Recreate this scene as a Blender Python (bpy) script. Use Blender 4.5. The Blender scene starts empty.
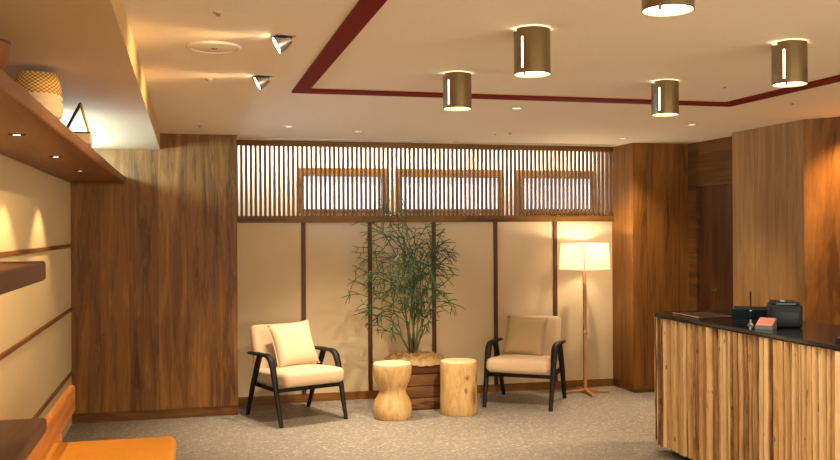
import bpy, bmesh, math, random
from mathutils import Vector, Matrix, Euler
PI = math.pi
S = bpy.context.scene
COL = S.collection
CH = 2.436          # ceiling height
R = math.radians

# ------------------------------------------------------------------ materials
class NT:
    def __init__(s, name):
        m = bpy.data.materials.new(name); m.use_nodes = True
        s.m = m; s.n = m.node_tree.nodes; s.l = m.node_tree.links
        s.b = s.n['Principled BSDF']
    def add(s, t, **kw):
        n = s.n.new(t)
        for k, v in kw.items(): setattr(n, k, v)
        return n
    def put(s, sock, v):
        if isinstance(v, bpy.types.NodeSocket): s.l.new(v, sock)
        else: sock.default_value = v
    def math(s, op, a, b=0.0, c=0.0):
        n = s.add('ShaderNodeMath', operation=op)
        s.put(n.inputs[0], a); s.put(n.inputs[1], b); s.put(n.inputs[2], c)
        return n.outputs[0]
    def obj(s):
        return s.add('ShaderNodeTexCoord').outputs['Object']
    def sep(s, v):
        n = s.add('ShaderNodeSeparateXYZ'); s.put(n.inputs[0], v); return n.outputs
    def comb(s, x, y, z):
        n = s.add('ShaderNodeCombineXYZ')
        for i, v in enumerate((x, y, z)): s.put(n.inputs[i], v)
        return n.outputs[0]
    def noise(s, v, scale, detail=3.0, rough=.55, dist=0.0):
        n = s.add('ShaderNodeTexNoise'); s.put(n.inputs['Vector'], v)
        n.inputs['Scale'].default_value = scale; n.inputs['Detail'].default_value = detail
        n.inputs['Roughness'].default_value = rough; n.inputs['Distortion'].default_value = dist
        return n.outputs['Fac']
    def ramp(s, f, stops):
        n = s.add('ShaderNodeValToRGB'); s.put(n.inputs[0], f)
        e = n.color_ramp.elements
        while len(e) < len(stops): e.new(.5)
        for i, (p, c) in enumerate(stops):
            e[i].position = p; e[i].color = (*c, 1)
        return n.outputs[0]
    def mix(s, f, a, b, t='MIX'):
        n = s.add('ShaderNodeMix', data_type='RGBA', blend_type=t)
        s.put(n.inputs[0], f)
        s.put(n.inputs[6], (*a, 1) if isinstance(a, tuple) else a)
        s.put(n.inputs[7], (*b, 1) if isinstance(b, tuple) else b)
        return n.outputs[2]
    def bump(s, h, st=.2, d=.01):
        n = s.add('ShaderNodeBump'); n.inputs['Strength'].default_value = st
        n.inputs['Distance'].default_value = d; s.put(n.inputs['Height'], h)
        s.l.new(n.outputs[0], s.b.inputs['Normal'])
    def fin(s, col=None, rough=.5, metal=0.0, spec=.5):
        if col is not None: s.put(s.b.inputs['Base Color'], (*col, 1) if isinstance(col, tuple) else col)
        s.put(s.b.inputs['Roughness'], rough); s.b.inputs['Metallic'].default_value = metal
        s.b.inputs['Specular IOR Level'].default_value = spec
        return s.m

def plain(name, col, rough=.5, metal=0.0, spec=.5, var=.06, scale=40):
    t = NT(name)
    n = t.noise(t.obj(), scale, 2)
    c = t.mix(n, tuple(x*(1-var) for x in col), tuple(min(1, x*(1+var)) for x in col))
    return t.fin(c, rough, metal, spec)

def wood(name, dark, mid, light, grain='Z', plank=0.2, seam=.004, rough=.45, spec=.2, fine=1.0, var=.35, freq=1.0, island=False):
    t = NT(name)
    o = t.sep(t.obj())
    ax = 'XYZ'.index(grain); oth = [i for i in range(3) if i != ax]
    al = o[ax]; ac = t.math('ADD', o[oth[0]], o[oth[1]])
    df = t.math('SUBTRACT', o[oth[0]], o[oth[1]])
    if plank:
        q = t.math('DIVIDE', t.math('ADD', ac, 50.0), plank); pid = t.math('FLOOR', q); fr = t.math('FRACT', q)
    else:
        pid = 0.0; fr = None
    wn = t.add('ShaderNodeTexWhiteNoise', noise_dimensions='1D'); t.put(wn.inputs['W'], pid)
    rnd = wn.outputs['Value']
    if island:
        rnd = t.add('ShaderNodeNewGeometry').outputs['Random Per Island']
    off = t.math('MULTIPLY', rnd, 61.0)
    v = t.comb(t.math('MULTIPLY', ac, 9.0*freq), t.math('MULTIPLY_ADD', al, .75*freq, off), t.math('MULTIPLY_ADD', df, 3.0, off))
    n1 = t.noise(v, 1.0, 4, .6, .6)
    rings = t.math('MULTIPLY_ADD', t.math('SINE', t.math('MULTIPLY', n1, 55.0)), .5, .5)
    v2 = t.comb(t.math('MULTIPLY', ac, 160.0), t.math('MULTIPLY_ADD', al, 5.0, off), off)
    n2 = t.noise(v2, 1.0, 2, .6)
    f = t.math('ADD', t.math('MULTIPLY', n1, .95), t.math('MULTIPLY', rings, .10*fine))
    f = t.math('ADD', f, t.math('MULTIPLY', n2, .30*fine))
    f = t.math('ADD', f, t.math('MULTIPLY', rnd, var))
    f = t.math('SUBTRACT', f, .2+var*.5)
    c = t.ramp(f, [(.22, dark), (.5, mid), (.8, light)])
    if fr is not None and seam:
        d = t.math('MINIMUM', fr, t.math('SUBTRACT', 1.0, fr))
        line = t.math('LESS_THAN', d, seam/plank*.5)
        c = t.mix(t.math('MULTIPLY', line, .7), c, tuple(x*.25 for x in dark))
    t.bump(n2, .08, .002)
    return t.fin(c, rough, 0, spec)

def emit(name, col, st):
    t = NT(name); t.b.inputs['Emission Color'].default_value = (*col, 1)
    t.b.inputs['Emission Strength'].default_value = st
    return t.fin((.8, .8, .8), .5)

WALN = ((.070, .026, .005), (.195, .083, .015), (.32, .150, .034))
M = {}
M['walnut'] = wood('walnut_panel', *WALN, plank=.235, seam=.002, var=.18, freq=1.5, fine=.8)
M['walnut_shaded'] = wood('shaded_walnut_board', (.06, .024, .012), (.12, .05, .026), (.17, .078, .042), grain='Y', plank=0, fine=.7)  # walnut darkened so the two lower shelves carry shading in their colour
M['walnut_r'] = wood('walnut_panel_red', (.085, .030, .005), (.22, .088, .015), (.33, .145, .030), plank=.30, fine=.7, var=.2)
M['walnut_l'] = wood('walnut_panel_pale', (.24, .115, .034), (.36, .185, .06), (.45, .25, .09), plank=.42, fine=.5, var=.10, freq=1.5)
M['walnut_h'] = wood('walnut_horizontal', *WALN, grain='X', plank=0, fine=.6)
M['walnut_y'] = wood('walnut_lengthwise', (.14, .052, .017), (.24, .10, .034), (.33, .155, .058), grain='Y', plank=0, fine=.7)
M['batten'] = wood('batten_wood', (.05, .018, .006), (.10, .036, .012), (.16, .06, .02), plank=0, fine=.5)
M['slat'] = wood('lattice_wood', (.12, .058, .022), (.20, .105, .042), (.29, .165, .07), plank=0, fine=.5)
M['honey'] = wood('honey_wood', (.34, .12, .025), (.55, .22, .05), (.72, .34, .09), grain='Y', plank=0)
M['lampwood'] = wood('lamp_wood', (.28, .12, .045), (.42, .20, .08), (.55, .29, .13), plank=0, rough=.5)
M['stump'] = wood('stump_wood', (.50, .27, .10), (.66, .40, .17), (.76, .50, .24), plank=0, rough=.6, var=0, freq=.9)
M['planter'] = wood('planter_wood', (.07, .028, .010), (.24, .11, .045), (.46, .25, .11), grain='X', plank=.11, seam=.006, rough=.7, freq=1.2)

def mat_split():
    t = NT('split_oak')
    o = t.sep(t.obj()); rnd = t.add('ShaderNodeNewGeometry').outputs['Random Per Island']
    off = t.math('MULTIPLY', rnd, 91.0)
    ac = t.math('ADD', o[0], o[1])
    n1 = t.noise(t.comb(t.math('MULTIPLY', ac, 26.0), t.math('MULTIPLY_ADD', o[2], 2.2, off), off), 1.0, 4, .65, 1.0)
    n2 = t.noise(t.comb(t.math('MULTIPLY', ac, 130.0), t.math('MULTIPLY_ADD', o[2], 6.0, off), off), 1.0, 2, .6)
    n3 = t.noise(t.comb(t.math('MULTIPLY', ac, 30.0), t.math('MULTIPLY_ADD', o[2], 7.0, off), t.math('ADD', off, 7.3)), 1.0, 2, .5)
    f = t.math('ADD', t.math('MULTIPLY', n1, .75), t.math('MULTIPLY', n2, .28))
    f = t.math('ADD', f, t.math('MULTIPLY', rnd, .62)); f = t.math('SUBTRACT', f, .37)
    c = t.ramp(f, [(.10, (.12, .050, .016)), (.26, (.33, .165, .06)), (.46, (.53, .32, .135)), (.78, (.74, .52, .27))])
    k = t.math('MULTIPLY', t.math('GREATER_THAN', n3, .70), .75)
    c = t.mix(k, c, (.09, .035, .012))
    t.bump(n1, .5, .006)
    return t.fin(c, .65, 0, .3)
M['split'] = mat_split()

def mat_plaster(name, col, rough=.9, var=.04, sc=30):
    t = NT(name); n = t.noise(t.obj(), sc, 4)
    c = t.mix(n, tuple(x*(1-var) for x in col), tuple(x*(1+var) for x in col))
    t.bump(n, .05, .002)
    return t.fin(c, rough, 0, .25)
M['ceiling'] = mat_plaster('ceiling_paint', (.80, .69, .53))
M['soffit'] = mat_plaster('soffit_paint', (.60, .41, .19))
M['leftwall'] = mat_plaster('left_wall_wallpaper', (.70, .57, .35))
M['white'] = mat_plaster('cavity_white', (.86, .83, .76))

def mat_fabric(name, col, scale=500, rough=.95, st=.25, var=.10):
    t = NT(name); o = t.obj()
    n = t.noise(o, scale, 2); g = t.noise(o, 6, 3)
    f = t.math('ADD', t.math('MULTIPLY', n, .7), t.math('MULTIPLY', g, .3))
    c = t.mix(f, tuple(x*(1-var) for x in col), tuple(x*(1+var) for x in col))
    t.b.inputs['Sheen Weight'].default_value = .15
    t.bump(n, st, .002)
    return t.fin(c, rough, 0, .15)
M['panelfab'] = mat_fabric('panel_fabric', (.58, .45, .28), 300, var=.06)
M['seatfab'] = mat_fabric('seat_fabric', (.62, .46, .30))
M['pillow_a'] = mat_fabric('pillow_cream', (.64, .50, .34))
M['pillow_b'] = mat_fabric('pillow_tan', (.44, .31, .165))

def mat_floor():
    t = NT('speckled_floor'); o = t.obj()
    v = t.add('ShaderNodeTexVoronoi'); t.put(v.inputs['Vector'], o); v.inputs['Scale'].default_value = 62
    r = t.sep(v.outputs['Color'])[0]
    v2 = t.add('ShaderNodeTexVoronoi'); t.put(v2.inputs['Vector'], o); v2.inputs['Scale'].default_value = 120
    r2 = t.sep(v2.outputs['Color'])[0]
    c = t.ramp(r, [(.0, (.07, .055, .045)), (.12, (.20, .18, .155)), (.80, (.27, .24, .205)), (1, (.62, .56, .48))])
    c2 = t.ramp(r2, [(0, (.10, .085, .07)), (.2, (.22, .195, .165)), (1, (.36, .32, .27))])
    c = t.mix(.45, c, c2)
    g = t.noise(o, 1.5, 3)
    c = t.mix(t.math('MULTIPLY', g, .25), c, (.22, .19, .16))
    t.bump(t.noise(o, 160, 2), .15, .002)
    return t.fin(c, .5, 0, .4)
M['floor'] = mat_floor()
M['red'] = plain('red_lacquer', (.16, .010, .005), .7, 0, .1)
M['blackwood'] = plain('black_stained_wood', (.010, .008, .007), .55, 0, .25)
M['counter'] = plain('black_stone', (.012, .014, .018), .12, 0, .6)
M['toe'] = plain('blue_black_base', (.012, .022, .035), .4)
M['black'] = plain('black_plastic', (.006, .008, .011), .5, 0, .25)
M['tealblack'] = plain('dark_teal_plastic', (.004, .014, .022), .45, 0, .3)
M['greyp'] = plain('grey_plastic', (.12, .15, .17), .4)
M['silver'] = plain('silver_metal', (.62, .60, .56), .3, 1)
M['gold'] = plain('brass_strap', (.55, .40, .16), .35, .8)
M['whitep'] = plain('white_plastic', (.55, .44, .31), .6)
M['paper'] = plain('cream_paper', (.72, .55, .42), .8)
M['pink'] = plain('pink_card', (.50, .19, .14), .8)
M['dark'] = plain('dark_gap', (.02, .014, .01), .8)
M['clip'] = plain('grey_slot', (.20, .17, .14), .6)

def mat_brass():
    t = NT('brushed_bronze'); o = t.sep(t.obj())
    n = t.noise(t.comb(t.math('MULTIPLY', o[0], 60), t.math('MULTIPLY', o[1], 60), t.math('MULTIPLY', o[2], 700)), 1, 2)
    c = t.mix(n, (.24, .185, .095), (.34, .265, .145))
    t.b.inputs['Anisotropic'].default_value = .6
    return t.fin(c, .27, 1, .5)
M['bronze'] = mat_brass()
M['leather'] = plain('orange_leather', (.80, .34, .035), .42, 0, .4, .08, 14)

def mat_top():
    t = NT('stump_end_grain'); o = t.obj(); s = t.sep(o)
    rr = t.math('SQRT', t.math('ADD', t.math('MULTIPLY', s[0], s[0]), t.math('MULTIPLY', s[1], s[1])))
    n = t.noise(o, 8, 3)
    w = t.math('SINE', t.math('MULTIPLY', t.math('ADD', rr, t.math('MULTIPLY', n, .03)), 500.0))
    c = t.mix(t.math('MULTIPLY_ADD', w, .5, .5), (.78, .58, .32), (.86, .68, .42))
    return t.fin(c, .6, 0, .3)
M['endgrain'] = mat_top()
def mat_stump(name, seed, knots):
    t = NT(name); o = t.obj(); s = t.sep(o)
    ang = t.math('ARCTAN2', s[1], s[0])
    v = t.comb(t.math('MULTIPLY', ang, 2.2), t.math('MULTIPLY_ADD', s[2], 4.0, seed), seed)
    n1 = t.noise(v, 1.0, 4, .6, 1.2)
    n2 = t.noise(t.comb(t.math('MULTIPLY', ang, 26), t.math('MULTIPLY', s[2], 4.0), seed), 1, 2)
    ring = t.math('MULTIPLY_ADD', t.math('SINE', t.math('MULTIPLY', n1, 70.0)), .5, .5)
    f = t.math('ADD', t.math('MULTIPLY', n1, .8), t.math('ADD', t.math('MULTIPLY', ring, .12), t.math('MULTIPLY', n2, .18)))
    c = t.ramp(f, [(.25, (.36, .19, .065)), (.5, (.58, .37, .155)), (.75, (.70, .49, .24))])
    for (x, y, z, r, sz) in knots:
        dx = t.math('SUBTRACT', s[0], x); dy = t.math('SUBTRACT', s[1], y); dz = t.math('MULTIPLY', t.math('SUBTRACT', s[2], z), sz)
        d = t.math('SQRT', t.math('ADD', t.math('ADD', t.math('MULTIPLY', dx, dx), t.math('MULTIPLY', dy, dy)), t.math('MULTIPLY', dz, dz)))
        d = t.math('ADD', d, t.math('MULTIPLY', t.math('SUBTRACT', n2, .5), r*1.6))
        mr = t.add('ShaderNodeMapRange'); t.put(mr.inputs[0], d); mr.inputs[1].default_value = r*.3; mr.inputs[2].default_value = r; mr.inputs[3].default_value = .85; mr.inputs[4].default_value = 0
        c = t.mix(mr.outputs[0], c, (.20, .055, .015))
    t.bump(n1, .2, .004)
    return t.fin(c, .55, 0, .3)
M['stump_a'] = mat_stump('pale_stump_wood', 3.0, [(.03, -.12, .30, .022, 1), (.05, -.09, .25, .012, 1), (-.02, -.11, .15, .010, 1)])
M['stump_b'] = mat_stump('knotty_stump_wood', 11.0, [(.10, -.13, .16, .055, .45), (.03, -.16, .33, .030, 1), (.02, -.16, .22, .02, .6), (.13, -.08, .30, .03, .5)])
def mat_plant(name, a, b):
    t = NT(name); n = t.noise(t.obj(), 25, 2)
    return t.fin(t.mix(n, a, b), .5, 0, .4)
M['leaf'] = mat_plant('green_needle', (.012, .042, .014), (.035, .085, .022))
M['stem'] = mat_plant('olive_stem', (.055, .065, .02), (.13, .115, .04))
M['moss'] = mat_plant('tan_moss', (.26, .14, .045), (.46, .30, .13))
def mat_weave():
    t = NT('ochre_weave'); o = t.obj(); s = t.sep(o)
    ang = t.math('ARCTAN2', s[1], s[0])
    a = t.math('SINE', t.math('MULTIPLY', ang, 26.0)); b = t.math('SINE', t.math('MULTIPLY', s[2], 420.0))
    k = t.math('MULTIPLY', a, b)
    c = t.ramp(t.math('MULTIPLY_ADD', k, .5, .5), [(.3, (.26, .12, .02)), (.6, (.60, .36, .10)), (.9, (.80, .56, .22))])
    t.bump(k, .4, .004)
    return t.fin(c, .8, 0, .2)
M['weave'] = mat_weave()
M['rope'] = plain('cream_rope', (.66, .50, .30), .85)
M['daywin'] = emit('daylight_pane', (.58, .78, 1.0), .62)
M['glowpane'] = emit('added_cool_glow_pane', (.42, .70, 1.0), 34)  # pane of the added slot, gives the soffit its cool glow
M['bulb'] = emit('warm_diffuser', (1.0, .86, .62), 5.0)
M['tube'] = emit('inner_lamp_glow', (1.0, .86, .62), 2.2)
M['bulb2'] = emit('spot_lens_glow', (1.0, .82, .55), 9.0)
M['bulbs'] = emit('small_led', (1.0, .9, .75), .6)
M['puck'] = emit('shelf_led', (1.0, .9, .75), 5.0)
def mat_shade():
    t = NT('linen_lampshade')
    n = t.noise(t.obj(), 300, 2)
    c = t.mix(n, (.86, .80, .68), (.92, .87, .76))
    d = t.add('ShaderNodeBsdfDiffuse'); tr = t.add('ShaderNodeBsdfTranslucent'); mx = t.add('ShaderNodeMixShader')
    t.l.new(c, d.inputs[0]); t.l.new(c, tr.inputs[0]); mx.inputs[0].default_value = .55
    t.l.new(d.outputs[0], mx.inputs[1]); t.l.new(tr.outputs[0], mx.inputs[2])
    out = [n for n in t.n if n.type == 'OUTPUT_MATERIAL'][0]
    t.l.new(mx.outputs[0], out.inputs[0])
    return t.m
M['shade'] = mat_shade()

# ------------------------------------------------------------------ mesh helpers
def box(bm, x0, x1, y0, y1, z0, z1, bev=0.0, seg=2):
    r = bmesh.ops.create_cube(bm, size=1)
    for v in r['verts']:
        v.co = Vector(((x0+x1)/2+v.co.x*(x1-x0), (y0+y1)/2+v.co.y*(y1-y0), (z0+z1)/2+v.co.z*(z1-z0)))
    if bev:
        es = list({e for v in r['verts'] for e in v.link_edges})
        bmesh.ops.bevel(bm, geom=es, offset=bev, segments=seg, profile=.5, affect='EDGES')
    return bm
def bx(*a, **k): return box(bmesh.new(), *a, **k)
def xform(bm, mat, verts=None):
    bmesh.ops.transform(bm, matrix=mat, verts=verts or bm.verts); return bm
def lathe(bm, prof, n=32, cx=0, cy=0, capt=False, capb=False, wob=0.0, seed=0):
    rg = random.Random(seed); rings = []
    ph = [rg.uniform(0, 6.28) for _ in range(3)]
    for (r, z) in prof:
        ring = []
        for i in range(n):
            a = 2*PI*i/n
            rr = r*(1+wob*(math.sin(2*a+ph[0])+.5*math.sin(3*a+ph[1]+z*3)))
            ring.append(bm.verts.new((cx+rr*math.cos(a), cy+rr*math.sin(a), z)))
        rings.append(ring)
    for a, b in zip(rings, rings[1:]):
        for i in range(n): bm.faces.new((a[i], a[(i+1) % n], b[(i+1) % n], b[i]))
    if capb: bm.faces.new(list(reversed(rings[0])))
    if capt: bm.faces.new(rings[-1])
    return bm
def tube(bm, pts, rad, n=8, flat=1.0, up=None, cap=True):
    """sweep an ellipse (rad x rad*flat) along pts; rad may be a list"""
    pts = [Vector(p) for p in pts]
    if not isinstance(rad, (list, tuple)): rad = [rad]*len(pts)
    rings = []; u = None
    for i, p in enumerate(pts):
        t = (pts[min(i+1, len(pts)-1)]-pts[max(i-1, 0)]).normalized()
        if u is None:
            ref = Vector(up) if up else (Vector((0, 0, 1)) if abs(t.z) < .9 else Vector((1, 0, 0)))
            u = (ref-t*ref.dot(t)).normalized()
        else: u = (u-t*u.dot(t)).normalized()
        w = t.cross(u)
        rings.append([bm.verts.new(p+u*math.cos(2*PI*k/n)*rad[i]+w*math.sin(2*PI*k/n)*rad[i]*flat) for k in range(n)])
    for a, b in zip(rings, rings[1:]):
        for k in range(n): bm.faces.new((a[k], a[(k+1) % n], b[(k+1) % n], b[k]))
    if cap: bm.faces.new(list(reversed(rings[0]))); bm.faces.new(rings[-1])
    return bm
def obj(name, bm, mat, parent=None, smooth=True, ang=35):
    bmesh.ops.recalc_face_normals(bm, faces=bm.faces)
    me = bpy.data.meshes.new(name); bm.to_mesh(me); bm.free()
    for m in (mat if isinstance(mat, (list, tuple)) else [mat]): me.materials.append(m)
    if smooth:
        for p in me.polygons: p.use_smooth = True
        me.set_sharp_from_angle(angle=R(ang))
    o = bpy.data.objects.new(name, me); COL.objects.link(o)
    if parent: o.parent = parent
    return o
def struct(name, bm, mat, parent=None, smooth=False):
    o = obj(name, bm, mat, parent, smooth)
    if not parent: o['kind'] = 'structure'
    return o
def tag(o, label, cat, group=None):
    o['label'] = label; o['category'] = cat
    if group: o['group'] = group
    return o
def thing(name, label, cat, loc=(0, 0, 0), rz=0, group=None):
    o = bpy.data.objects.new(name, None); COL.objects.link(o); o.empty_display_size = .1
    o.location = loc; o.rotation_euler = (0, 0, rz)
    return tag(o, label, cat, group)
def dup(root, loc, rz, label, group=None, matmap=None):
    def cp(o, par):
        c = o.copy(); COL.objects.link(c); c.parent = par
        for ch in [q for q in bpy.data.objects if q.parent == o and q != c]: cp(ch, c)
        return c
    r = cp(root, None); r.location = loc; r.rotation_euler = (0, 0, rz); r['label'] = label
    if group: r['group'] = group
    return r
LK = 1.0
def spot(name, loc, to, power, size=70, blend=.6, col=(1, .70, .40), rad=.03, parent=None):
    l = bpy.data.lights.new(name, 'SPOT'); l.energy = power*LK; l.color = col; l.spot_size = R(size); l.spot_blend = blend; l.shadow_soft_size = rad
    o = bpy.data.objects.new(name, l); COL.objects.link(o); o.location = loc
    o.rotation_euler = (Vector(to)-Vector(loc)).to_track_quat('-Z', 'Y').to_euler()
    return o
def point(name, loc, power, rad=.02, col=(1, .70, .40)):
    l = bpy.data.lights.new(name, 'POINT'); l.energy = power*LK; l.color = col; l.shadow_soft_size = rad
    o = bpy.data.objects.new(name, l); COL.objects.link(o); o.location = loc
    return o
def area(name, loc, to, sx, sy, power, col):
    l = bpy.data.lights.new(name, 'AREA'); l.shape = 'RECTANGLE'; l.size = sx; l.size_y = sy; l.energy = power*LK; l.color = col
    o = bpy.data.objects.new(name, l); COL.objects.link(o); o.location = loc
    o.rotation_euler = (Vector(to)-Vector(loc)).to_track_quat('-Z', 'Y').to_euler()
    return o
WARM = (1.0, .79, .54); WARM2 = (1.0, .66, .32)

# ------------------------------------------------------------------ room shell
XL = -.94; YP = 8.05; YB = 8.50; XA0 = .42; XA1 = 4.20; YW = 8.95; ZT = 2.38
YF = -1.6; XR = 6.2
struct('floor', bx(XL-.1, XR+.1, YF-.1, YW+.1, -.06, 0), M['floor'])
struct('ceiling', bx(XL-.1, XR+.1, YF-.1, YW+.1, CH, CH+.08), M['ceiling'])
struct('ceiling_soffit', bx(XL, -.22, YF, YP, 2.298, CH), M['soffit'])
# left wall with an added glowing slot, out of view, between shelf and soffit
bm = bmesh.new()
wy0, wy1, wz0, wz1 = 5.6, 7.9, 2.10, 2.28
box(bm, XL-.1, XL, YF, YW, 0, wz0); box(bm, XL-.1, XL, YF, YW, wz1, CH)
box(bm, XL-.1, XL, YF, wy0, wz0, wz1); box(bm, XL-.1, XL, wy1, YW, wz0, wz1)
struct('wall_left', bm, M['leftwall'])
bm = bmesh.new()
for a in ((wy0, wy1, wz0, wz0+.012), (wy0, wy1, wz1-.012, wz1), (wy0, wy0+.015, wz0+.012, wz1-.012), (wy1-.015, wy1, wz0+.012, wz1-.012)):
    box(bm, XL-.06, XL-.02, *a)
w4 = struct('window_4', bm, M['walnut_h'])  # frame of the added slot, unseen, made up to light the soffit
obj('pane', bx(XL-.05, XL-.045, wy0+.015, wy1-.015, wz0+.012, wz1-.012), M['glowpane'], w4, False)
for i, z in enumerate((1.485, .96, .435)):
    struct('trim_%d' % (i+1), bx(XL, XL+.014, YF+.02, YP, z-.014, z+.014, .003), M['walnut_y'])
# walnut panelled partition left of the alcove
bm = bx(XL, XA0, YP, YB+.1, .085, CH)
struct('wall_back_left', bm, M['walnut'])
bm = bx(XL, XA0, YP+.012, YB+.1, 0, .085); struct('baseboard_left', bm, M['walnut_h'])
# right block
struct('wall_back_right', bx(XA1, 4.80, YP, YB+.1, .075, CH), M['walnut_r'])
struct('baseboard_right', bx(XA1+.008, 4.80, YP+.01, YB+.1, 0, .075), M['walnut_h'])
# right side wall with the door
dz = 2.01; dy0, dy1 = 7.08, 7.90
bm = bmesh.new()
box(bm, 4.80, 4.9, 6.6, YB+.1, dz, CH); box(bm, 4.80, 4.9, dy1, YB+.1, 0, dz); box(bm, 4.80, 4.9, 6.6, dy0, 0, dz)
struct('wall_right_recess', bm, wood('walnut_recess', (.06, .022, .006), (.16, .064, .015), (.24, .10, .026), plank=0, grain='Y', fine=.6))
dr = struct('door_1', bx(4.835, 4.875, dy0, dy1, .005, dz), wood('walnut_door', (.05, .017, .006), (.11, .038, .013), (.17, .062, .022), plank=0, fine=.6))
bm = bmesh.new(); tube(bm, [(4.835, 7.62, 1.02), (4.79, 7.62, 1.02), (4.79, 7.52, 1.02)], .009)
obj('door_handle', bm, M['silver'], dr)
# pale walnut wall at right and the angled lit face
bm = bmesh.new()
box(bm, 4.62, 4.80, 6.07, 7.02, 0, CH)
struct('wall_right', bm, M['walnut_l'])
bm = bmesh.new()
p = [(4.62, 6.07), (4.86, 5.74), (5.55, 4.6), (5.75, 4.6), (5.75, 6.07)]
lo = [bm.verts.new((x, y, 0)) for x, y in p]; hi = [bm.verts.new((x, y, CH)) for x, y in p]
bm.faces.new(lo); bm.faces.new(hi)
for i in range(5): bm.faces.new((lo[i], lo[(i+1) % 5], hi[(i+1) % 5], hi[i]))
struct('wall_right_angled', bm, M['walnut_r'])
struct('wall_far_right', bx(XR, XR+.1, YF, YW, 0, CH), M['leftwall'])
struct('wall_front', bx(XL-.1, XR+.1, YF-.1, YF, 0, CH), M['leftwall'])
# alcove back wall: fabric face up to the rail, cavity wall behind the lattice
zr0, zr1 = 1.675, 1.738
struct('wall_back', bx(XA0, XA1, YB, YB+.06, .075, zr0), M['panelfab'])
struct('baseboard_back', bx(XA0, XA1, YB-.014, YB+.06, 0, .075), M['walnut_h'])
for k in range(6):
    if k == 0: continue
    x = XA0+.63*k
    struct('trim_%d' % (3+k), bx(x-.019, x+.019, YB-.022, YB+.0, .075, zr0, .003), M['batten'])
struct('trim_9', bx(XA0, XA1, YB-.04, YW-.01, zr0, zr1, 0), M['walnut_h'])
# cavity wall with the three window openings
wins = [(1.10, 1.90), (2.08, 3.14), (3.37, 4.18)]; z0, z1 = 1.80, 2.165
bm = bmesh.new()
box(bm, XL, XR, YW, YW+.1, 0, z0); box(bm, XL, XR, YW, YW+.1, z1, CH)
xs = [XL]+[v for w in wins for v in w]+[XR]
for i in range(0, len(xs), 2): box(bm, xs[i], xs[i+1], YW, YW+.1, z0, z1)
struct('wall_back_cavity', bm, M['white'])
for i, (a, b) in enumerate(wins):
    bm = bmesh.new(); f = .055
    box(bm, a-.04, b+.04, YW-.03, YW+.05, z1-.03, z1+.055); box(bm, a-.04, b+.04, YW-.03, YW+.05, z0-.03, z0+.012)
    box(bm, a-.04, a+.012, YW-.03, YW+.05, z0+.012, z1-.03); box(bm, b-.012, b+.04, YW-.03, YW+.05, z0+.012, z1-.03)
    w = struct('window_%d' % (i+1), bm, M['walnut_h'])
    obj('pane', bx(a+.012, b-.012, YW+.01, YW+.016, z0+.012, z1-.03), M['daywin'], w, False)
# the lattice screen
t = thing('slatted_screen', 'long band of thin vertical wooden slats in front of the high windows', 'screen', (XA0, YB, zr1))
W = XA1-XA0
obj('top_rail', bx(0, W, -.035, .01, 2.385-zr1, 2.436-zr1-.002, .002), M['walnut_h'], t)
bm = bmesh.new(); n = 88
for i in range(n):
    x = (i+.5)*W/n; box(bm, x-.0115, x+.0115, -.022, .0, .0, 2.386-zr1)
obj('slats', bm, M['slat'], t, False)
# red inlaid band of the ceiling
bm = bmesh.new(); zc = CH-.012
box(bm, .61, .70, YF, 5.46, zc, CH); box(bm, .70, 3.46, 5.33, 5.46, zc, CH); box(bm, 3.46, 3.58, YF, 5.46, zc, CH)
struct('trim_10', bm, M['red'])

# ------------------------------------------------------------------ ceiling things
# cylinder lights
def cylinder_light():
    t = thing('ceiling_cylinder_light', '', 'ceiling light', group='bronze cylinder ceiling lights')
    r, h = .076, .192
    bm = bmesh.new(); N = 90; zs = [-h, -h*.80, -h*.22, -.012, 0]
    zs = [-h, -h*.90, -h*.22, -.018, -.006]
    sl = lambda k: k % N in (53, 54)
    no = lambda k: (k % N) in list(range(0, 6))+list(range(86, 90)) or 38 <= k % N <= 47
    for rr in (r, r-.003):
        vs = [[bm.verts.new((rr*math.cos(2*PI*i/N), rr*math.sin(2*PI*i/N), z)) for i in range(N)] for z in zs]
        for j in range(4):
            for i in range(N):
                if j == 1 and sl(i): continue
                if j == 3 and no(i): continue
                bm.faces.new((vs[j][i], vs[j][(i+1) % N], vs[j+1][(i+1) % N], vs[j+1][i]))
        if rr == r: o1 = vs
    for i in range(N): bm.faces.new((o1[0][i], o1[0][(i+1) % N], vs[0][(i+1) % N], vs[0][i]))
    obj('housing', bm, M['bronze'], t)
    obj('mount_plate', lathe(bmesh.new(), [(.050, -.006), (.050, 0)], 32, capt=True, capb=True), M['dark'], t)
    obj('diffuser', lathe(bmesh.new(), [(r-.004, -h+.010), (r-.004, -h+.016)], 40, capt=True, capb=True), M['bulb'], t)
    obj('lamp_tube', lathe(bmesh.new(), [(.056, -h*.93), (.056, -h*.20)], 32, capt=True, capb=True), M['tube'], t)
    bm = bmesh.new(); a = 2*PI*56/90
    box(bm, r*math.cos(a)-.004, r*math.cos(a)+.004, r*math.sin(a)-.002, r*math.sin(a)+.004, -h-.012, -h+.008)
    obj('pull_tab', bm, M['bronze'], t)
    return t
cl = cylinder_light()
spots = [((1.40, 4.65), 'bronze cylinder ceiling light left of centre, far one of the left row, nearest the plant'),
         ((1.395, 3.55), 'bronze cylinder ceiling light at top centre, middle of the left row of three'),
         ((2.63, 4.65), 'bronze cylinder ceiling light above the wooden recess wall, far one of the right row'),
         ((2.63, 3.55), 'bronze cylinder ceiling light at far right, above the pale wooden wall and counter'),
         ((1.38, 2.42), 'bronze cylinder ceiling light cut off by the top edge of the photo, nearest one')]
for i, ((x, y), lab) in enumerate(spots):
    if i == 0: cl.location = (x, y, CH); cl['label'] = lab
    else: dup(cl, (x, y, CH), 0, lab)
    spot('cylinder_glow', (x, y, CH-.20), (x, y, 0), 34, 135, .8, WARM, .06)
    point('cylinder_top_glow', (x, y, CH-.016), .12, .012, WARM)

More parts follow.
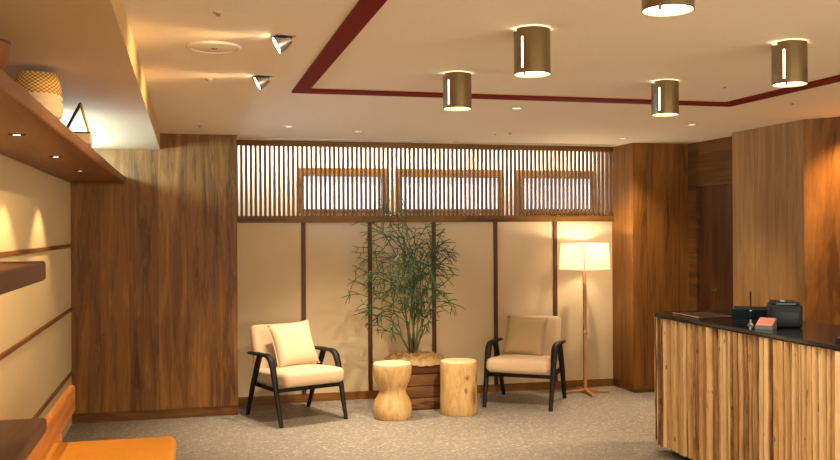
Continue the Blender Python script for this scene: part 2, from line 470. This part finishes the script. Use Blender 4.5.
# directional ceiling spots
def gimbal():
    t = thing('ceiling_spotlight', '', 'spotlight', group='tilted spotlights aimed at the left wall')
    obj('trim_ring', lathe(bmesh.new(), [(.040, 0), (.040, -.004), (.054, -.004), (.054, 0)], 40), M['silver'], t)
    obj('recess', lathe(bmesh.new(), [(.040, -.001), (.040, -.002)], 32, capt=True, capb=True), M['dark'], t)
    mt = Matrix.Translation((.0, 0, -.028)) @ Matrix.Rotation(R(-58), 4, 'Y')
    # head: axis along local -Z mapped towards -X and a little down
    bm = lathe(bmesh.new(), [(.037, -.030), (.039, -.028), (.036, 0), (.022, .035), (.008, .040)], 36, capt=True)
    mt = Matrix.Translation((-.004, 0, -.026)) @ Matrix.Rotation(R(62), 4, 'Y')
    xform(bm, mt); obj('lamp_head', bm, M['silver'], t)
    bm = lathe(bmesh.new(), [(.034, -.028), (.034, -.024)], 32, capt=True, capb=True); xform(bm, mt)
    obj('lens', bm, M['bulb2'], t)
    return t
g = gimbal()
gl = [((.405, 3.93), 'silver tilted ceiling spotlight nearer the camera, the larger bright one beside the speaker disc'),
      ((.400, 4.97), 'silver tilted ceiling spotlight farther away, beside the corner of the red band')]
for i, ((x, y), lab) in enumerate(gl):
    if i == 0: g.location = (x, y, CH-.0); g['label'] = lab
    else: dup(g, (x, y, CH), 0, lab)
    spot('spotlight_beam', (x-.045, y, CH-.045), (-.9, y+.2, 1.75), 16, 95, 1.0, WARM2, .025)

# speaker disc
t = thing('ceiling_speaker', 'large flat round cream speaker disc set in the ceiling', 'speaker', (.123, 4.21, CH))
obj('grille', lathe(bmesh.new(), [(.104, 0), (.104, -.006), (.098, -.009), (.015, -.011)], 48, capt=False, capb=False), M['ceiling'], t)
obj('rim', lathe(bmesh.new(), [(.106, 0), (.106, -.012), (.118, -.010), (.120, 0)], 48), M['ceiling'], t)
obj('center_cap', lathe(bmesh.new(), [(.015, -.011), (.010, -.013), (.001, -.014)], 20, capt=True), M['clip'], t)

# recessed downlights / sensors
def down():
    t = thing('recessed_downlight', '', 'downlight', group='recessed round downlights')
    obj('trim_ring', lathe(bmesh.new(), [(.034, 0), (.036, -.005), (.048, -.004), (.050, 0)], 32), M['whitep'], t)
    obj('lamp_face', lathe(bmesh.new(), [(.033, -.001), (.033, -.002)], 28, capt=True, capb=True), M['bulbs'], t)
    return t
dn = down()
DL = [((2.20, 5.89), 'round recessed downlight just beyond the red band, between two bronze cylinders', 120, (1.75, 7.2)),
      ((1.40, 7.56), 'small recessed downlight near the slatted screen, left of the plant top', 55, (1.4, 7.56)),
      ((3.936, 6.54), 'small recessed downlight above the reception counter end, in front of the right wooden recess', 46, (4.0, 6.6)),
      ((3.91, 7.68), 'small recessed downlight nearest the floor lamp', 40, (4.25, 8.3)),
      ((.792, 7.31), 'small recessed downlight over the armchair with cream pillow', 62, (.85, 7.4))]
for i, ((x, y), lab, pw, tg) in enumerate(DL):
    if i == 0: dn.location = (x, y, CH); dn['label'] = lab
    else: dup(dn, (x, y, CH), 0, lab)
    spot('downlight_beam', (x, y, CH-.01), (*tg, 0), pw*1.3, 80, .9, WARM, .03)
def sensor():
    t = thing('ceiling_sensor', '', 'sensor', group='small round ceiling sensors')
    obj('cover', lathe(bmesh.new(), [(.020, 0), (.018, -.004), (.010, -.007)], 24, capt=True), M['whitep'], t)
    obj('sensor_head', lathe(bmesh.new(), [(.009, -.007), (.008, -.014), (.003, -.016)], 16, capt=True), M['clip'], t)
    return t
sn = sensor()
SL = [((.119, 3.55), 'small ceiling sensor near the top left, in front of the speaker disc'), ((.117, 5.10), 'small ceiling sensor beyond the speaker disc, left of the far tilted spotlight'),
      ((.10, 7.38), 'tiny ceiling sensor above the left walnut wall'), ((2.60, 7.49), 'left of two tiny ceiling sensors side by side near the slatted screen'),
      ((2.70, 7.40), 'right of two tiny ceiling sensors side by side near the slatted screen'), ((3.06, 4.72), 'small ceiling sensor between the two right bronze cylinders'),
      ((3.92, 5.26), 'small ceiling sensor right of the red band, above the pale wooden wall')]
for i, ((x, y), lab) in enumerate(SL):
    if i == 0: sn.location = (x, y, CH); sn['label'] = lab
    else: dup(sn, (x, y, CH), 0, lab)
for i, (x0, x1, lab) in enumerate(((.56, 2.16, 'long thin slot air diffuser in the ceiling over the left part of the slatted screen'), (2.46, 4.12, 'long thin slot air diffuser in the ceiling over the right part of the slatted screen'))):
    t = thing('slot_air_diffuser', lab, 'air vent', (x0, 8.30, CH), 0, 'slot air diffusers by the screen')
    bm = bmesh.new(); w = x1-x0
    box(bm, 0, w, -.055, -.045, -.006, 0); box(bm, 0, w, .045, .055, -.006, 0); box(bm, 0, w, -.006, .006, -.006, 0)
    obj('frame', bm, M['whitep'], t, False)
    obj('slot', bx(.002, w-.002, -.044, .044, -.002, -.0005), M['dark'], t, False)

# ------------------------------------------------------------------ left shelves
def shelf(name, lab, y0, y1, z0, z1, xf, lights=(), mat='walnut_y'):
    t = thing(name, lab, 'shelf', (XL, y0, z0), 0, 'wooden wall shelves on the left wall')
    obj('board', bx(0, xf-XL, 0, y1-y0, 0, z1-z0, .012, 3), M[mat], t)
    for y in lights:
        b = lathe(bmesh.new(), [(.020, -.001), (.020, -.004), (.034, -.003), (.036, 0)], 28); xform(b, Matrix.Translation((.26, y-y0, 0)))
        rr = obj('puck_light', b, M['dark'], t)
        b = lathe(bmesh.new(), [(.019, -.001), (.019, -.002)], 20, capt=True, capb=True); xform(b, Matrix.Translation((.26, y-y0, 0)))
        obj('lens', b, M['puck'], rr)
        spot('shelf_beam', (XL+.26, y, z0-.012), (XL+.20, y, 0), 11, 95, .5, WARM2, .012)
    return t
PY = (2.95, 4.05, 5.20, 6.35)
shelf('wall_shelf', 'long thick walnut shelf high on the left wall with small lights underneath', -1.0, YP-.002, 2.005, 2.068, -.506, PY)
shelf('wall_shelf', 'short walnut shelf with shading put in its colour, at eye height on the left wall, middle one of three', -1.0, 3.6, 1.422, 1.494, -.506, mat='walnut_shaded')
shelf('wall_shelf', 'low walnut shelf at the bottom left corner, lowest of three', -1.0, 3.6, .86, .916, -.506, mat='walnut_shaded')
# bench along the left wall
t = thing('bench', 'orange leather bench with honey wood back rail against the left wall', 'bench', (-.72, 4.4, 0))
def leg(x, y, z=.36): return bx(x-.025, x+.025, y-.025, y+.025, 0, z, .004)
for x, y in ((-.0, -.7), (.55, -.7), (.0, .78), (.55, .78)): obj('leg', leg(x, y), M['honey'], t)
obj('seat_frame', bx(-.04, .60, -.75, .82, .33, .375, .008), M['honey'], t)
obj('seat_cushion', bx(-.03, .655, -.78, .88, .377, .462, .040, 5), M['leather'], t)
obj('back_rail', bx(.045, .085, -.8, 1.22, .555, .715, .018, 4), M['honey'], t)
for y in (-.65, .95): obj('back_post', bx(-.03+.03, .045, y-.02, y+.02, .0 if y > .9 else .375, .66, .004), M['honey'], t)

# basket, handled box, bowl on the top shelf
ZS = 2.069
t = thing('woven_basket', 'round ochre woven basket with cream rope lower half on the high shelf', 'basket', (-.615, 4.15, ZS))
obj('rope_base', lathe(bmesh.new(), [(.070, 0), (.098, .02), (.104, .045), (.098, .06), (.104, .075), (.097, .088), (.102, .102), (.094, .115)], 40, capb=True), M['rope'], t)
bm = lathe(bmesh.new(), [(.094, .112), (.099, .122), (.093, .16), (.082, .195), (.085, .202), (.079, .204), (.074, .19), (.08, .13)], 40)
obj('woven_band', bm, M['weave'], t)
t = thing('clay_bowl', 'brown clay bowl at the left edge of the photo on the high shelf', 'bowl', (-.60, 3.02, ZS)); t.scale = (1, 1, 1.3)
obj('bowl_body', lathe(bmesh.new(), [(.03, 0), (.05, .018), (.070, .045), (.076, .085), (.071, .087), (.064, .05), (.034, .018), (.01, .012)], 36, capb=True), plain('brown_clay', (.20, .075, .03), .5), t)
obj('rim', lathe(bmesh.new(), [(.076, .083), (.078, .089), (.071, .091), (.069, .085)], 36), plain('dark_clay', (.10, .035, .015), .5), t)
t = thing('handled_box', 'small open wooden box with black and brass triangular handle on the high shelf', 'box', (-.555, 5.2, ZS), R(2))
bm = bmesh.new()
box(bm, -.055, .055, -.09, .09, 0, .008); box(bm, -.055, -.047, -.09, .09, .008, .055); box(bm, .047, .055, -.09, .09, .008, .055)
box(bm, -.047, .047, -.09, -.082, .008, .055); box(bm, -.047, .047, .082, .09, .008, .055)
obj('tray', bm, M['rope'], t, False)
obj('rim', bx(-.058, .058, -.094, -.080, .055, .062, .002), M['black'], t)
bm = bmesh.new(); tube(bm, [(-.085, -.085, .03), (.008, -.085, .214)], .008, 4, .6); obj('black_strap', bm, M['black'], t)
bm = bmesh.new(); tube(bm, [(.006, -.085, .217), (.050, -.085, .055)], .007, 4, .6); obj('brass_strap', bm, M['gold'], t)

# ------------------------------------------------------------------ armchairs
def bez(p0, p1, p2, n=6):
    p0, p1, p2 = map(Vector, (p0, p1, p2))
    return [(1-i/n)**2*p0+2*(i/n)*(1-i/n)*p1+(i/n)**2*p2 for i in range(n+1)]
def cushion(w, d, h, bev, puff=.02):
    bm = bx(-w/2, w/2, -d/2, d/2, -h/2, h/2, bev, 5)
    bmesh.ops.subdivide_edges(bm, edges=[e for e in bm.edges if e.calc_length() > .1], cuts=6, use_grid_fill=True)
    for v in bm.verts:
        k = (1-min(1, abs(v.co.x)/(w/2))**2)*(1-min(1, abs(v.co.y)/(d/2))**2)
        v.co.z += (puff if v.co.z > 0 else -puff*.3)*k
    return bm
def armchair():
    t = thing('armchair', '', 'armchair', group='black framed armchairs with beige upholstery')
    for s in (-1, 1):
        x = s*.305
        pts = [(x*.985, -.36, 0), (x, -.25, .35), (x, -.215, .465)]+bez((x, -.205, .49), (x, -.175, .555), (x, -.09, .558))[1:]
        obj('leg', tube(bmesh.new(), pts, [.016, .022, .026, .027, .027, .026, .025, .023, .020], 8, 1.15, up=(0, 1, 0)), M['blackwood'], t)
        obj('leg', tube(bmesh.new(), [(x*.97, .325, 0), (x*.99, .19, .28), (x, .045, .544)], [.016, .022, .024], 8, 1.15, up=(0, 1, 0)), M['blackwood'], t)
        obj('armrest', tube(bmesh.new(), [(x, -.12, .558), (x, .05, .556), (x, .25, .546)], [.016, .018, .014], 8, 1.7, up=(0, 0, 1)), M['blackwood'], t)
    bm = bmesh.new()
    box(bm, -.29, .29, -.285, -.255, .272, .302, .004); box(bm, -.29, .29, .20, .23, .262, .292, .004)
    box(bm, -.295, -.268, -.27, .22, .268, .298, .004); box(bm, .268, .295, -.27, .22, .268, .298, .004)
    obj('seat_frame', bm, M['blackwood'], t)
    bm = cushion(.562, .64, .125, .045, .018); xform(bm, Matrix.Translation((0, -.075, .364)) @ Matrix.Rotation(R(-4), 4, 'X'))
    obj('seat_cushion', bm, M['seatfab'], t)
    bm = cushion(.53, .47, .10, .042, .012); xform(bm, Matrix.Translation((0, .275, .545)) @ Matrix.Rotation(R(73), 4, 'X'))
    obj('backrest', bm, M['seatfab'], t)
    return t
ac = armchair(); ac.location = (.89, 7.86, 0); ac.rotation_euler = (0, 0, R(20))
ac['label'] = 'beige armchair with black frame and cream pillow, standing beside the left walnut wall'
dup(ac, (3.03, 7.91, 0), R(-34), 'beige armchair with black frame and tan pillow, between the straight stump stool and floor lamp')
def pillow(w, mat, name, lab, base, rz, dx, rx, roll):
    bm = bmesh.new(); n = 16; T = .075
    def P(i, j, s):
        u = -1+2*i/n; v = -1+2*j/n
        e = (1-abs(u)**2.5)*(1-abs(v)**2.5)
        px = w/2*u*(1-.07*(1-v*v)); pz = w/2*v*(1-.07*(1-u*u))
        return (px, s*T*max(e, 0)**.42, pz)
    vs = {}
    for s in (-1, 1):
        for i in range(n+1):
            for j in range(n+1):
                ed = i in (0, n) or j in (0, n)
                if s == 1 and ed: vs[s, i, j] = vs[-1, i, j]
                else: vs[s, i, j] = bm.verts.new(P(i, j, s))
        for i in range(n):
            for j in range(n):
                bm.faces.new((vs[s, i, j], vs[s, i+1, j], vs[s, i+1, j+1], vs[s, i, j+1]))
    mt = Matrix.Rotation(R(rx), 4, 'X') @ Matrix.Rotation(R(roll), 4, 'Y'); xform(bm, mt)
    lo = min(v.co.z for v in bm.verts)
    xform(bm, Matrix.Translation((0, 0, -lo)))
    o = obj(name, bm, mat, None, True, 180)
    c = Matrix.Rotation(rz, 4, 'Z') @ Vector(dx)
    o.location = (base[0]+c.x, base[1]+c.y, dx[2]); o.rotation_euler = (0, 0, rz+R(0))
    tag(o, lab, 'pillow', 'throw pillows on the armchairs')
    sb = obj('seam_piping', tube(bmesh.new(), [Vector(P(i, 0, 0)) for i in range(n+1)]+[Vector(P(n, j, 0)) for j in range(1, n+1)]+[Vector(P(n-i, n, 0)) for i in range(1, n+1)]+[Vector(P(0, n-j, 0)) for j in range(1, n+1)], .004, 6), mat, o)
    sb.data.transform(Matrix.Translation((0, 0, -lo)) @ mt)
    return o
pillow(.40, M['pillow_a'], 'throw_pillow', 'cream square pillow leaning in the left armchair beside the walnut wall', (.89, 7.86), R(20), (.035, .088, .415), -24, -4)
pillow(.385, M['pillow_b'], 'throw_pillow', 'tan square pillow leaning in the right armchair near the floor lamp', (3.03, 7.91), R(-34), (-.03, .095, .412), -24, 3)

# ------------------------------------------------------------------ stump stools
def stool(name, lab, loc, prof, mat, seed):
    t = thing(name, lab, 'stool', loc, 0, 'pale stump stools')
    H = prof[-1][1]
    obj('body', lathe(bmesh.new(), prof, 48, capb=True, wob=.010, seed=seed), mat, t)
    obj('seat_top', lathe(bmesh.new(), [(prof[-1][0], H), (prof[-1][0]*.98, H+.006), (prof[-1][0]*.5, H+.008)], 48, capt=True, wob=.010, seed=seed), M['endgrain'], t)
    return t
hp = [(.150, 0), (.160, .02), (.165, .08), (.160, .12), (.143, .165), (.120, .205), (.112, .228), (.115, .25), (.132, .285), (.152, .325), (.162, .37), (.164, .42), (.164, .455), (.160, .462)]
stool('hourglass_stool', 'pale wooden stump stool carved into an hourglass shape, left of the pair', (1.69, 7.58, 0), hp, M['stump_a'], 1)
stool('stump_stool', 'straight pale wooden stump stool with reddish knots, right of the pair', (2.285, 7.60, 0), [(.156, 0), (.163, .012), (.163, .10), (.160, .25), (.162, .40), (.162, .447), (.158, .455)], M['stump_b'], 2)

# ------------------------------------------------------------------ plant in its planter
PX, PYY = 1.985, 7.98
t = thing('potted_plant', 'tall wispy green plant in a dark wooden planter topped with tan moss', 'plant', (PX, PYY, 0))
bm = bmesh.new(); pw, pd = .245, .17
for k in range(4):
    z = .01+k*.103; e = .004*(k % 2)
    box(bm, -pw+e, pw-e, -pd+e, pd-e, z, z+.097, .008)
box(bm, -pw+.012, pw-.012, -pd+.012, pd-.012, 0, .40)
obj('planter', bm, M['planter'], t)
rg = random.Random(5); bm = bmesh.new()
rows = 22; cs = 16; gv = []
for i in range(rows+1):
    r_ = []
    for j in range(cs+1):
        u = -1+2*i/rows; v = -1+2*j/cs
        hgt = .075*(1-u*u*.55)*(1-v**2*.6)+rg.uniform(-.014, .018)
        r_.append(bm.verts.new((u*(pw+.015+rg.uniform(-.01, .012)), v*(pd+.012), .408+(hgt if abs(u) < 1 and abs(v) < 1 else rg.uniform(-.02, .0)))))
    gv.append(r_)
for i in range(rows):
    for j in range(cs): bm.faces.new((gv[i][j], gv[i+1][j], gv[i+1][j+1], gv[i][j+1]))
for _ in range(420):
    a = rg.uniform(-1, 1); b = rg.uniform(-1, 1); p = Vector((a*pw, b*pd, .42+.07*(1-a*a*.55)*(1-b*b*.6)))
    d = Vector((rg.uniform(-1, 1), rg.uniform(-1, 1), rg.uniform(0, .8))).normalized()*rg.uniform(.015, .035)
    tube(bm, [p, p+d, p+d*1.5+Vector((0, 0, -.006))], [.002, .0018, .001], 3)
obj('moss', bm, M['moss'], t, True, 180)
rg = random.Random(21); bs = bmesh.new(); bl = bmesh.new()
def inside(p):     # loose crown outline
    return p.z < 1.82 and (((p.x+.13)/.45)**2+((p.z-1.25)/.62)**2) < 1.0
count = [0]
def twig(p, d, L, r, lev):
    n = 3; pts = [p.copy()]
    for i in range(n):
        d = (d+Vector((rg.gauss(0, .22), rg.gauss(0, .2), rg.gauss(0, .13)-.05*max(0, lev-2)))).normalized()
        p = p+d*L/n
        if p.y > .42: p.y = .42; d.y = -abs(d.y)
        pts.append(p.copy())
    tube(bl if lev >= 2 else bs, pts, [r, r*.95, r*.85, r*.7], 4 if lev >= 2 else 6, cap=False)
    if lev >= 6 or not inside(p): return
    kids = 2 if rg.random() < .8 else 3
    ax = Vector((rg.gauss(0, 1), rg.gauss(0, 1), rg.gauss(0, .3))).normalized()
    for k in range(kids):
        sp = rg.uniform(.30, .62)*(1 if k % 2 else -1) if k < 2 else rg.uniform(-.2, .2)
        perp = d.cross(ax).normalized()
        q = (d+perp*sp*1.25+Vector((0, 0, -.02*lev))).normalized()
        twig(p, q, L*rg.uniform(.72, .92), r*.74 if lev < 2 else max(r*.93, .0033), lev+1)
for (dx, dy, tz, L) in ((-.62, .05, 1, .36), (-.22, -.16, 1, .46), (-.10, .10, 1, .72), (.03, -.10, 1, .62), (.14, .10, 1, .55), (.30, -.10, 1, .36), (.40, .08, 1, .30), (-.05, .0, 1, .85), (-.16, -.05, 1, .62)):
    b0 = Vector((rg.uniform(-.035, .035)-.0, rg.uniform(-.03, .03), .46))
    v0 = Vector((dx*.85, dy, tz)).normalized()
    p1 = b0+v0*L*.7; v1 = Vector((dx*1.1, dy*1.2, tz)).normalized()
    tube(bs, [b0, b0+v0*L*.35, p1], [.010, .0088, .0075], 6)
    twig(p1, v1, L*.42, .0062, 1)
    twig(b0+v0*L*.5, (v0+Vector((rg.uniform(-.7, .7), rg.uniform(-.5, .5), .1))).normalized(), L*.38, .0045, 2)
    twig(b0+v0*L*.62, (v1+Vector((rg.uniform(-.9, .9), rg.uniform(-.5, .5), -.1))).normalized(), L*.36, .0045, 2)
for (dx, tz) in ((-.9, .35), (.95, .25), (-.75, .8), (.8, .7)):
    twig(Vector((dx*.12, 0, .85)), Vector((dx, .1, tz)).normalized(), .26, .004, 2)
obj('stems', bs, M['stem'], t, True, 180)
obj('foliage', bl, M['leaf'], t, True, 180)

# ------------------------------------------------------------------ floor lamp
LX, LY = 3.755, 8.20
t = thing('floor_lamp', 'floor lamp with cream square shade and thin wooden pole in the alcove corner', 'lamp', (LX, LY, 0))
for a in (-95, -8, 82, 172):
    bm = bx(.0, .235, -.016, .016, .0, .022, .003); 
    for v in bm.verts:
        if v.co.x < .05: v.co.z += .022
    xform(bm, Matrix.Rotation(R(a), 4, 'Z')); obj('foot', bm, M['lampwood'], t)
obj('pole', bx(-.016, .016, -.013, .013, .03, 1.30, .004), M['lampwood'], t)
obj('joint', bx(-.019, .019, -.017, .017, .58, .61, .003), M['gold'], t)
bm = bmesh.new()
zb, zt, wb, wt = 1.205, 1.462, .178, .165
for k, (za, w) in enumerate(((zb, wb), (zt, wt))): pass
def ringq(w, z): return [bm.verts.new((sx*w, sy*w, z)) for sx, sy in ((-1, -1), (1, -1), (1, 1), (-1, 1))]
o0, o1 = ringq(wb, zb), ringq(wt, zt); i0, i1 = ringq(wb-.003, zb), ringq(wt-.003, zt)
for k in range(4):
    l_ = (k+1) % 4
    bm.faces.new((o0[k], o0[l_], o1[l_], o1[k])); bm.faces.new((i0[k], i0[l_], i1[l_], i1[k]))
    bm.faces.new((o0[k], o0[l_], i0[l_], i0[k])); bm.faces.new((o1[k], o1[l_], i1[l_], i1[k]))
xform(bm, Matrix.Rotation(R(20), 4, 'Z')); obj('lamp_shade', bm, M['shade'], t, False)
for sx, sy in ((-1, -1), (1, -1), (1, 1), (-1, 1)):
    bm = tube(bmesh.new(), [(sx*(wb-.001), sy*(wb-.001), zb), (sx*(wt-.001), sy*(wt-.001), zt)], .0025, 6)
    xform(bm, Matrix.Rotation(R(20), 4, 'Z')); obj('shade_corner', bm, M['lampwood'], t)
obj('bulb', lathe(bmesh.new(), [(.012, 1.30), (.028, 1.33), (.030, 1.355), (.018, 1.38), (.002, 1.386)], 20, capb=True), emit('lamp_bulb', (1, .8, .5), 12), t)
point('lamp_bulb_light', (LX, LY, 1.40), 7.5, .03, (1, .84, .62))

# ------------------------------------------------------------------ reception counter
t = thing('reception_counter', 'curved reception counter clad in rough split oak strips with black top', 'counter', (3.24, 2.2, 0))
X0, Y0 = 3.24, 2.2; XB = 3.87; YE = 5.91; RC = .10
path = [(X0, Y0), (X0, YE-RC)]+[(X0+RC-RC*math.cos(a), YE-RC+RC*math.sin(a)) for a in (R(15), R(30), R(45), R(60), R(75))]+[(X0+RC, YE), (XB, YE)]
def along(path):
    out = []; s = 0
    for (a, b) in zip(path, path[1:]):
        L = math.hypot(b[0]-a[0], b[1]-a[1]); out.append((s, s+L, a, b)); s += L
    return out, s
seg, tot = along(path)
def at(s):
    for (a, b, p, q) in seg:
        if s <= b+1e-6:
            k = (s-a)/(b-a); d = Vector((q[0]-p[0], q[1]-p[1])).normalized()
            return Vector((p[0]+(q[0]-p[0])*k, p[1]+(q[1]-p[1])*k)), d
rg = random.Random(8); bm = bmesh.new(); s = 0
while s < tot-.03:
    w = rg.choice((.022, .028, .036, .044, .056))*rg.uniform(.85, 1.15); w = min(w, tot-s)
    c, d = at(min(s+w/2, tot)); nrm = Vector((-d.y, d.x)); th = rg.uniform(.016, .040)
    ks = len(bm.verts); zs = [.075, .25, .45, .65, .82, .968]; rings = []
    sk = rg.uniform(-.006, .006)
    for z in zs:
        j1, j2 = rg.uniform(-.0022, .0022), rg.uniform(-.0022, .0022); tt = th+rg.uniform(-.003, .003)
        hw = w/2-.0070
        cor = [c-d*(hw+j1), c-d*(hw+j1-.003)+nrm*tt, c+d*(hw+j2-.003)+nrm*(tt+sk), c+d*(hw+j2)]
        rings.append([bm.verts.new((q.x-X0, q.y-Y0, z)) for q in cor])
    for a, b in zip(rings, rings[1:]):
        for k in range(4): bm.faces.new((a[k], a[(k+1) % 4], b[(k+1) % 4], b[k]))
    bm.faces.new(rings[0]); bm.faces.new(rings[-1])
    s += w
obj('slat_cladding', bm, M['split'], t, False)
obj('carcass', bx(.003, XB-X0-.01, 0, YE-Y0-.02, .09, .966), M['dark'], t, False)
obj('toe_base', bx(.09, XB-X0-.08, .0, YE-Y0-.10, 0, .09), M['toe'], t, False)
bm = bmesh.new(); ov = .038
tp = [(X0-ov, Y0), (X0-ov, YE-RC)]+[(X0+RC-(RC+ov)*math.cos(a), YE-RC+(RC+ov)*math.sin(a)) for a in [R(k) for k in range(10, 90, 10)]]+[(X0+RC, YE+ov), (XB, YE+ov), (XB, Y0)]
lo = [bm.verts.new((x-X0, y-Y0, .978)) for x, y in tp]; hi = [bm.verts.new((x-X0, y-Y0, 1.0)) for x, y in tp]
bm.faces.new(lo); bm.faces.new(hi)
for i in range(len(tp)): bm.faces.new((lo[i], lo[(i+1) % len(tp)], hi[(i+1) % len(tp)], hi[i]))
bmesh.ops.bevel(bm, geom=[e for e in bm.edges if abs(e.verts[0].co.z-1.0) < 1e-5 and abs(e.verts[1].co.z-1.0) < 1e-5], offset=.004, segments=2, affect='EDGES')
obj('countertop', bm, M['counter'], t)

ZC = 1.001
# printer
t = thing('receipt_printer', 'black receipt printer box on the dark countertop', 'printer', (3.51, 4.80, ZC), 0)
t.rotation_euler = (0, 0, R(-30))
obj('casing', bx(-.092, .092, -.10, .10, 0, .140, .016, 4), M['black'], t)
obj('lid', bx(-.080, .080, -.085, .09, .141, .156, .010, 3), M['tealblack'], t)
obj('paper_slot', bx(-.055, .055, -.094, -.087, .141, .146), M['greyp'], t)
obj('button', bx(-.03, -.005, -.06, -.04, .1565, .161, .001), M['silver'], t)
obj('front_panel', bx(-.068, .068, -.106, -.101, .02, .10, .003), M['tealblack'], t)
# card stand with pink card
t = thing('card_holder', 'small grey card holder with slanted pink card beside the printer', 'card holder', (3.325, 4.72, ZC), R(-50))
bm = bmesh.new()
v = [bm.verts.new(p) for p in ((-.05, -.05, 0), (.05, -.05, 0), (.05, .05, 0), (-.05, .05, 0), (-.05, -.05, .018), (.05, -.05, .018), (.05, .05, .060), (-.05, .05, .060))]
for f in ((0, 1, 2, 3), (4, 5, 6, 7), (0, 1, 5, 4), (1, 2, 6, 5), (2, 3, 7, 6), (3, 0, 4, 7)): bm.faces.new([v[i] for i in f])
obj('stand', bm, M['greyp'], t, False)
bm = bx(-.046, .046, -.05, .05, 0, .003); xform(bm, Matrix.Translation((0, 0, .0405)) @ Matrix.Rotation(math.atan2(.042, .1), 4, 'X')); obj('pink_card', bm, M['pink'], t, False)
# pen stand
t = thing('pen_stand', 'slim black pen standing upright in a small silver holder', 'pen stand', (3.365, 4.93, ZC))
obj('base', lathe(bmesh.new(), [(.018, 0), (.018, .004), (.008, .010), (.006, .030), (.004, .034)], 20, capt=True, capb=True), M['silver'], t)
obj('pen', lathe(bmesh.new(), [(.0022, .034), (.0045, .05), (.0055, .10), (.0058, .20), (.003, .208)], 12, capt=True, capb=True), M['black'], t)
obj('pen_ring', lathe(bmesh.new(), [(.0062, .086), (.0062, .092)], 12, capt=True, capb=True), M['silver'], t)
# open dark tray
t = thing('document_tray', 'dark teal open tray with tilted side behind the pen stand', 'tray', (3.55, 5.20, ZC), R(-38))
obj('tray_base', bx(-.11, .11, -.09, .09, 0, .008, .003), M['tealblack'], t)
bm = bx(-.11, .11, -.003, .003, 0, .075, .002); xform(bm, Matrix.Translation((0, -.085, .008)) @ Matrix.Rotation(R(18), 4, 'X')); obj('front_flap', bm, M['tealblack'], t)
bm = bx(-.11, .11, -.003, .003, 0, .075, .002); xform(bm, Matrix.Translation((0, .085, .008)) @ Matrix.Rotation(R(-14), 4, 'X')); obj('back_flap', bm, M['black'], t)
# writing mat with pen tray
t = thing('writing_mat', 'flat brown leather writing mat on the counter near its far end', 'desk mat', (3.44, 5.58, ZC), R(-3))
obj('mat', bx(-.14, .14, -.18, .18, 0, .004, .001), plain('brown_mat', (.05, .032, .022), .3), t)
obj('edge_strip', bx(-.14, -.134, -.18, .18, .004, .007, .001), M['paper'], t)
t = thing('card_terminal', 'small black flat device at the right edge of the photo on the countertop', 'device', (3.34, 4.02, ZC), R(-8))
obj('casing', bx(-.05, .05, -.07, .07, 0, .022, .006), M['black'], t)
obj('screen', bx(-.04, .04, -.01, .06, .022, .024), M['greyp'], t, False)

# ------------------------------------------------------------------ room lighting
# hidden cove strip washing the cavity wall behind the lattice
area('cavity_strip_light', (2.3, YW-.20, 2.42), (2.3, YW-.02, 1.9), 3.7, .04, 19, (1, .88, .70))
spot('wall_washer', (4.78, 5.50, CH-.03), (5.0, 5.60, 1.0), 110, 130, .7, WARM2, .03)
w = bpy.data.worlds.new('world'); S.world = w; w.use_nodes = True
w.node_tree.nodes['Background'].inputs[0].default_value = (1, .82, .62, 1); w.node_tree.nodes['Background'].inputs[1].default_value = .3
area('added_front_fill', (2.6, YF+.15, 1.3), (2.2, 8, 1.35), 6.5, 2.2, 105, (1, .87, .70))  # added broad fill at the front wall, no window stands there
# ceiling lights of the part of the lobby behind the camera
for x in (.2, 2.6, 4.6):
    for y in (-.6, 1.1):
        spot('lobby_downlight', (x, y, CH-.02), (x, y, 0), 26, 130, .8, WARM, .06)

# ------------------------------------------------------------------ camera
cam = bpy.data.cameras.new('camera'); co = bpy.data.objects.new('camera', cam); COL.objects.link(co)
cam.sensor_width = 36; cam.lens = 909/840*36; cam.clip_start = .05; cam.clip_end = 60
co.matrix_world = Matrix.Translation((0, 0, 1.6)) @ Matrix.Rotation(R(-14.36), 4, 'Z') @ Matrix.Rotation(R(90), 4, 'X') @ Matrix.Rotation(R(-.34), 4, 'Z')
S.camera = co
vs = S.view_settings
S.display_settings.display_device = 'sRGB'
vs.view_transform = 'Standard'; vs.look = 'None'; vs.exposure = 1.28; vs.gamma = 1.0; vs.use_curve_mapping = False
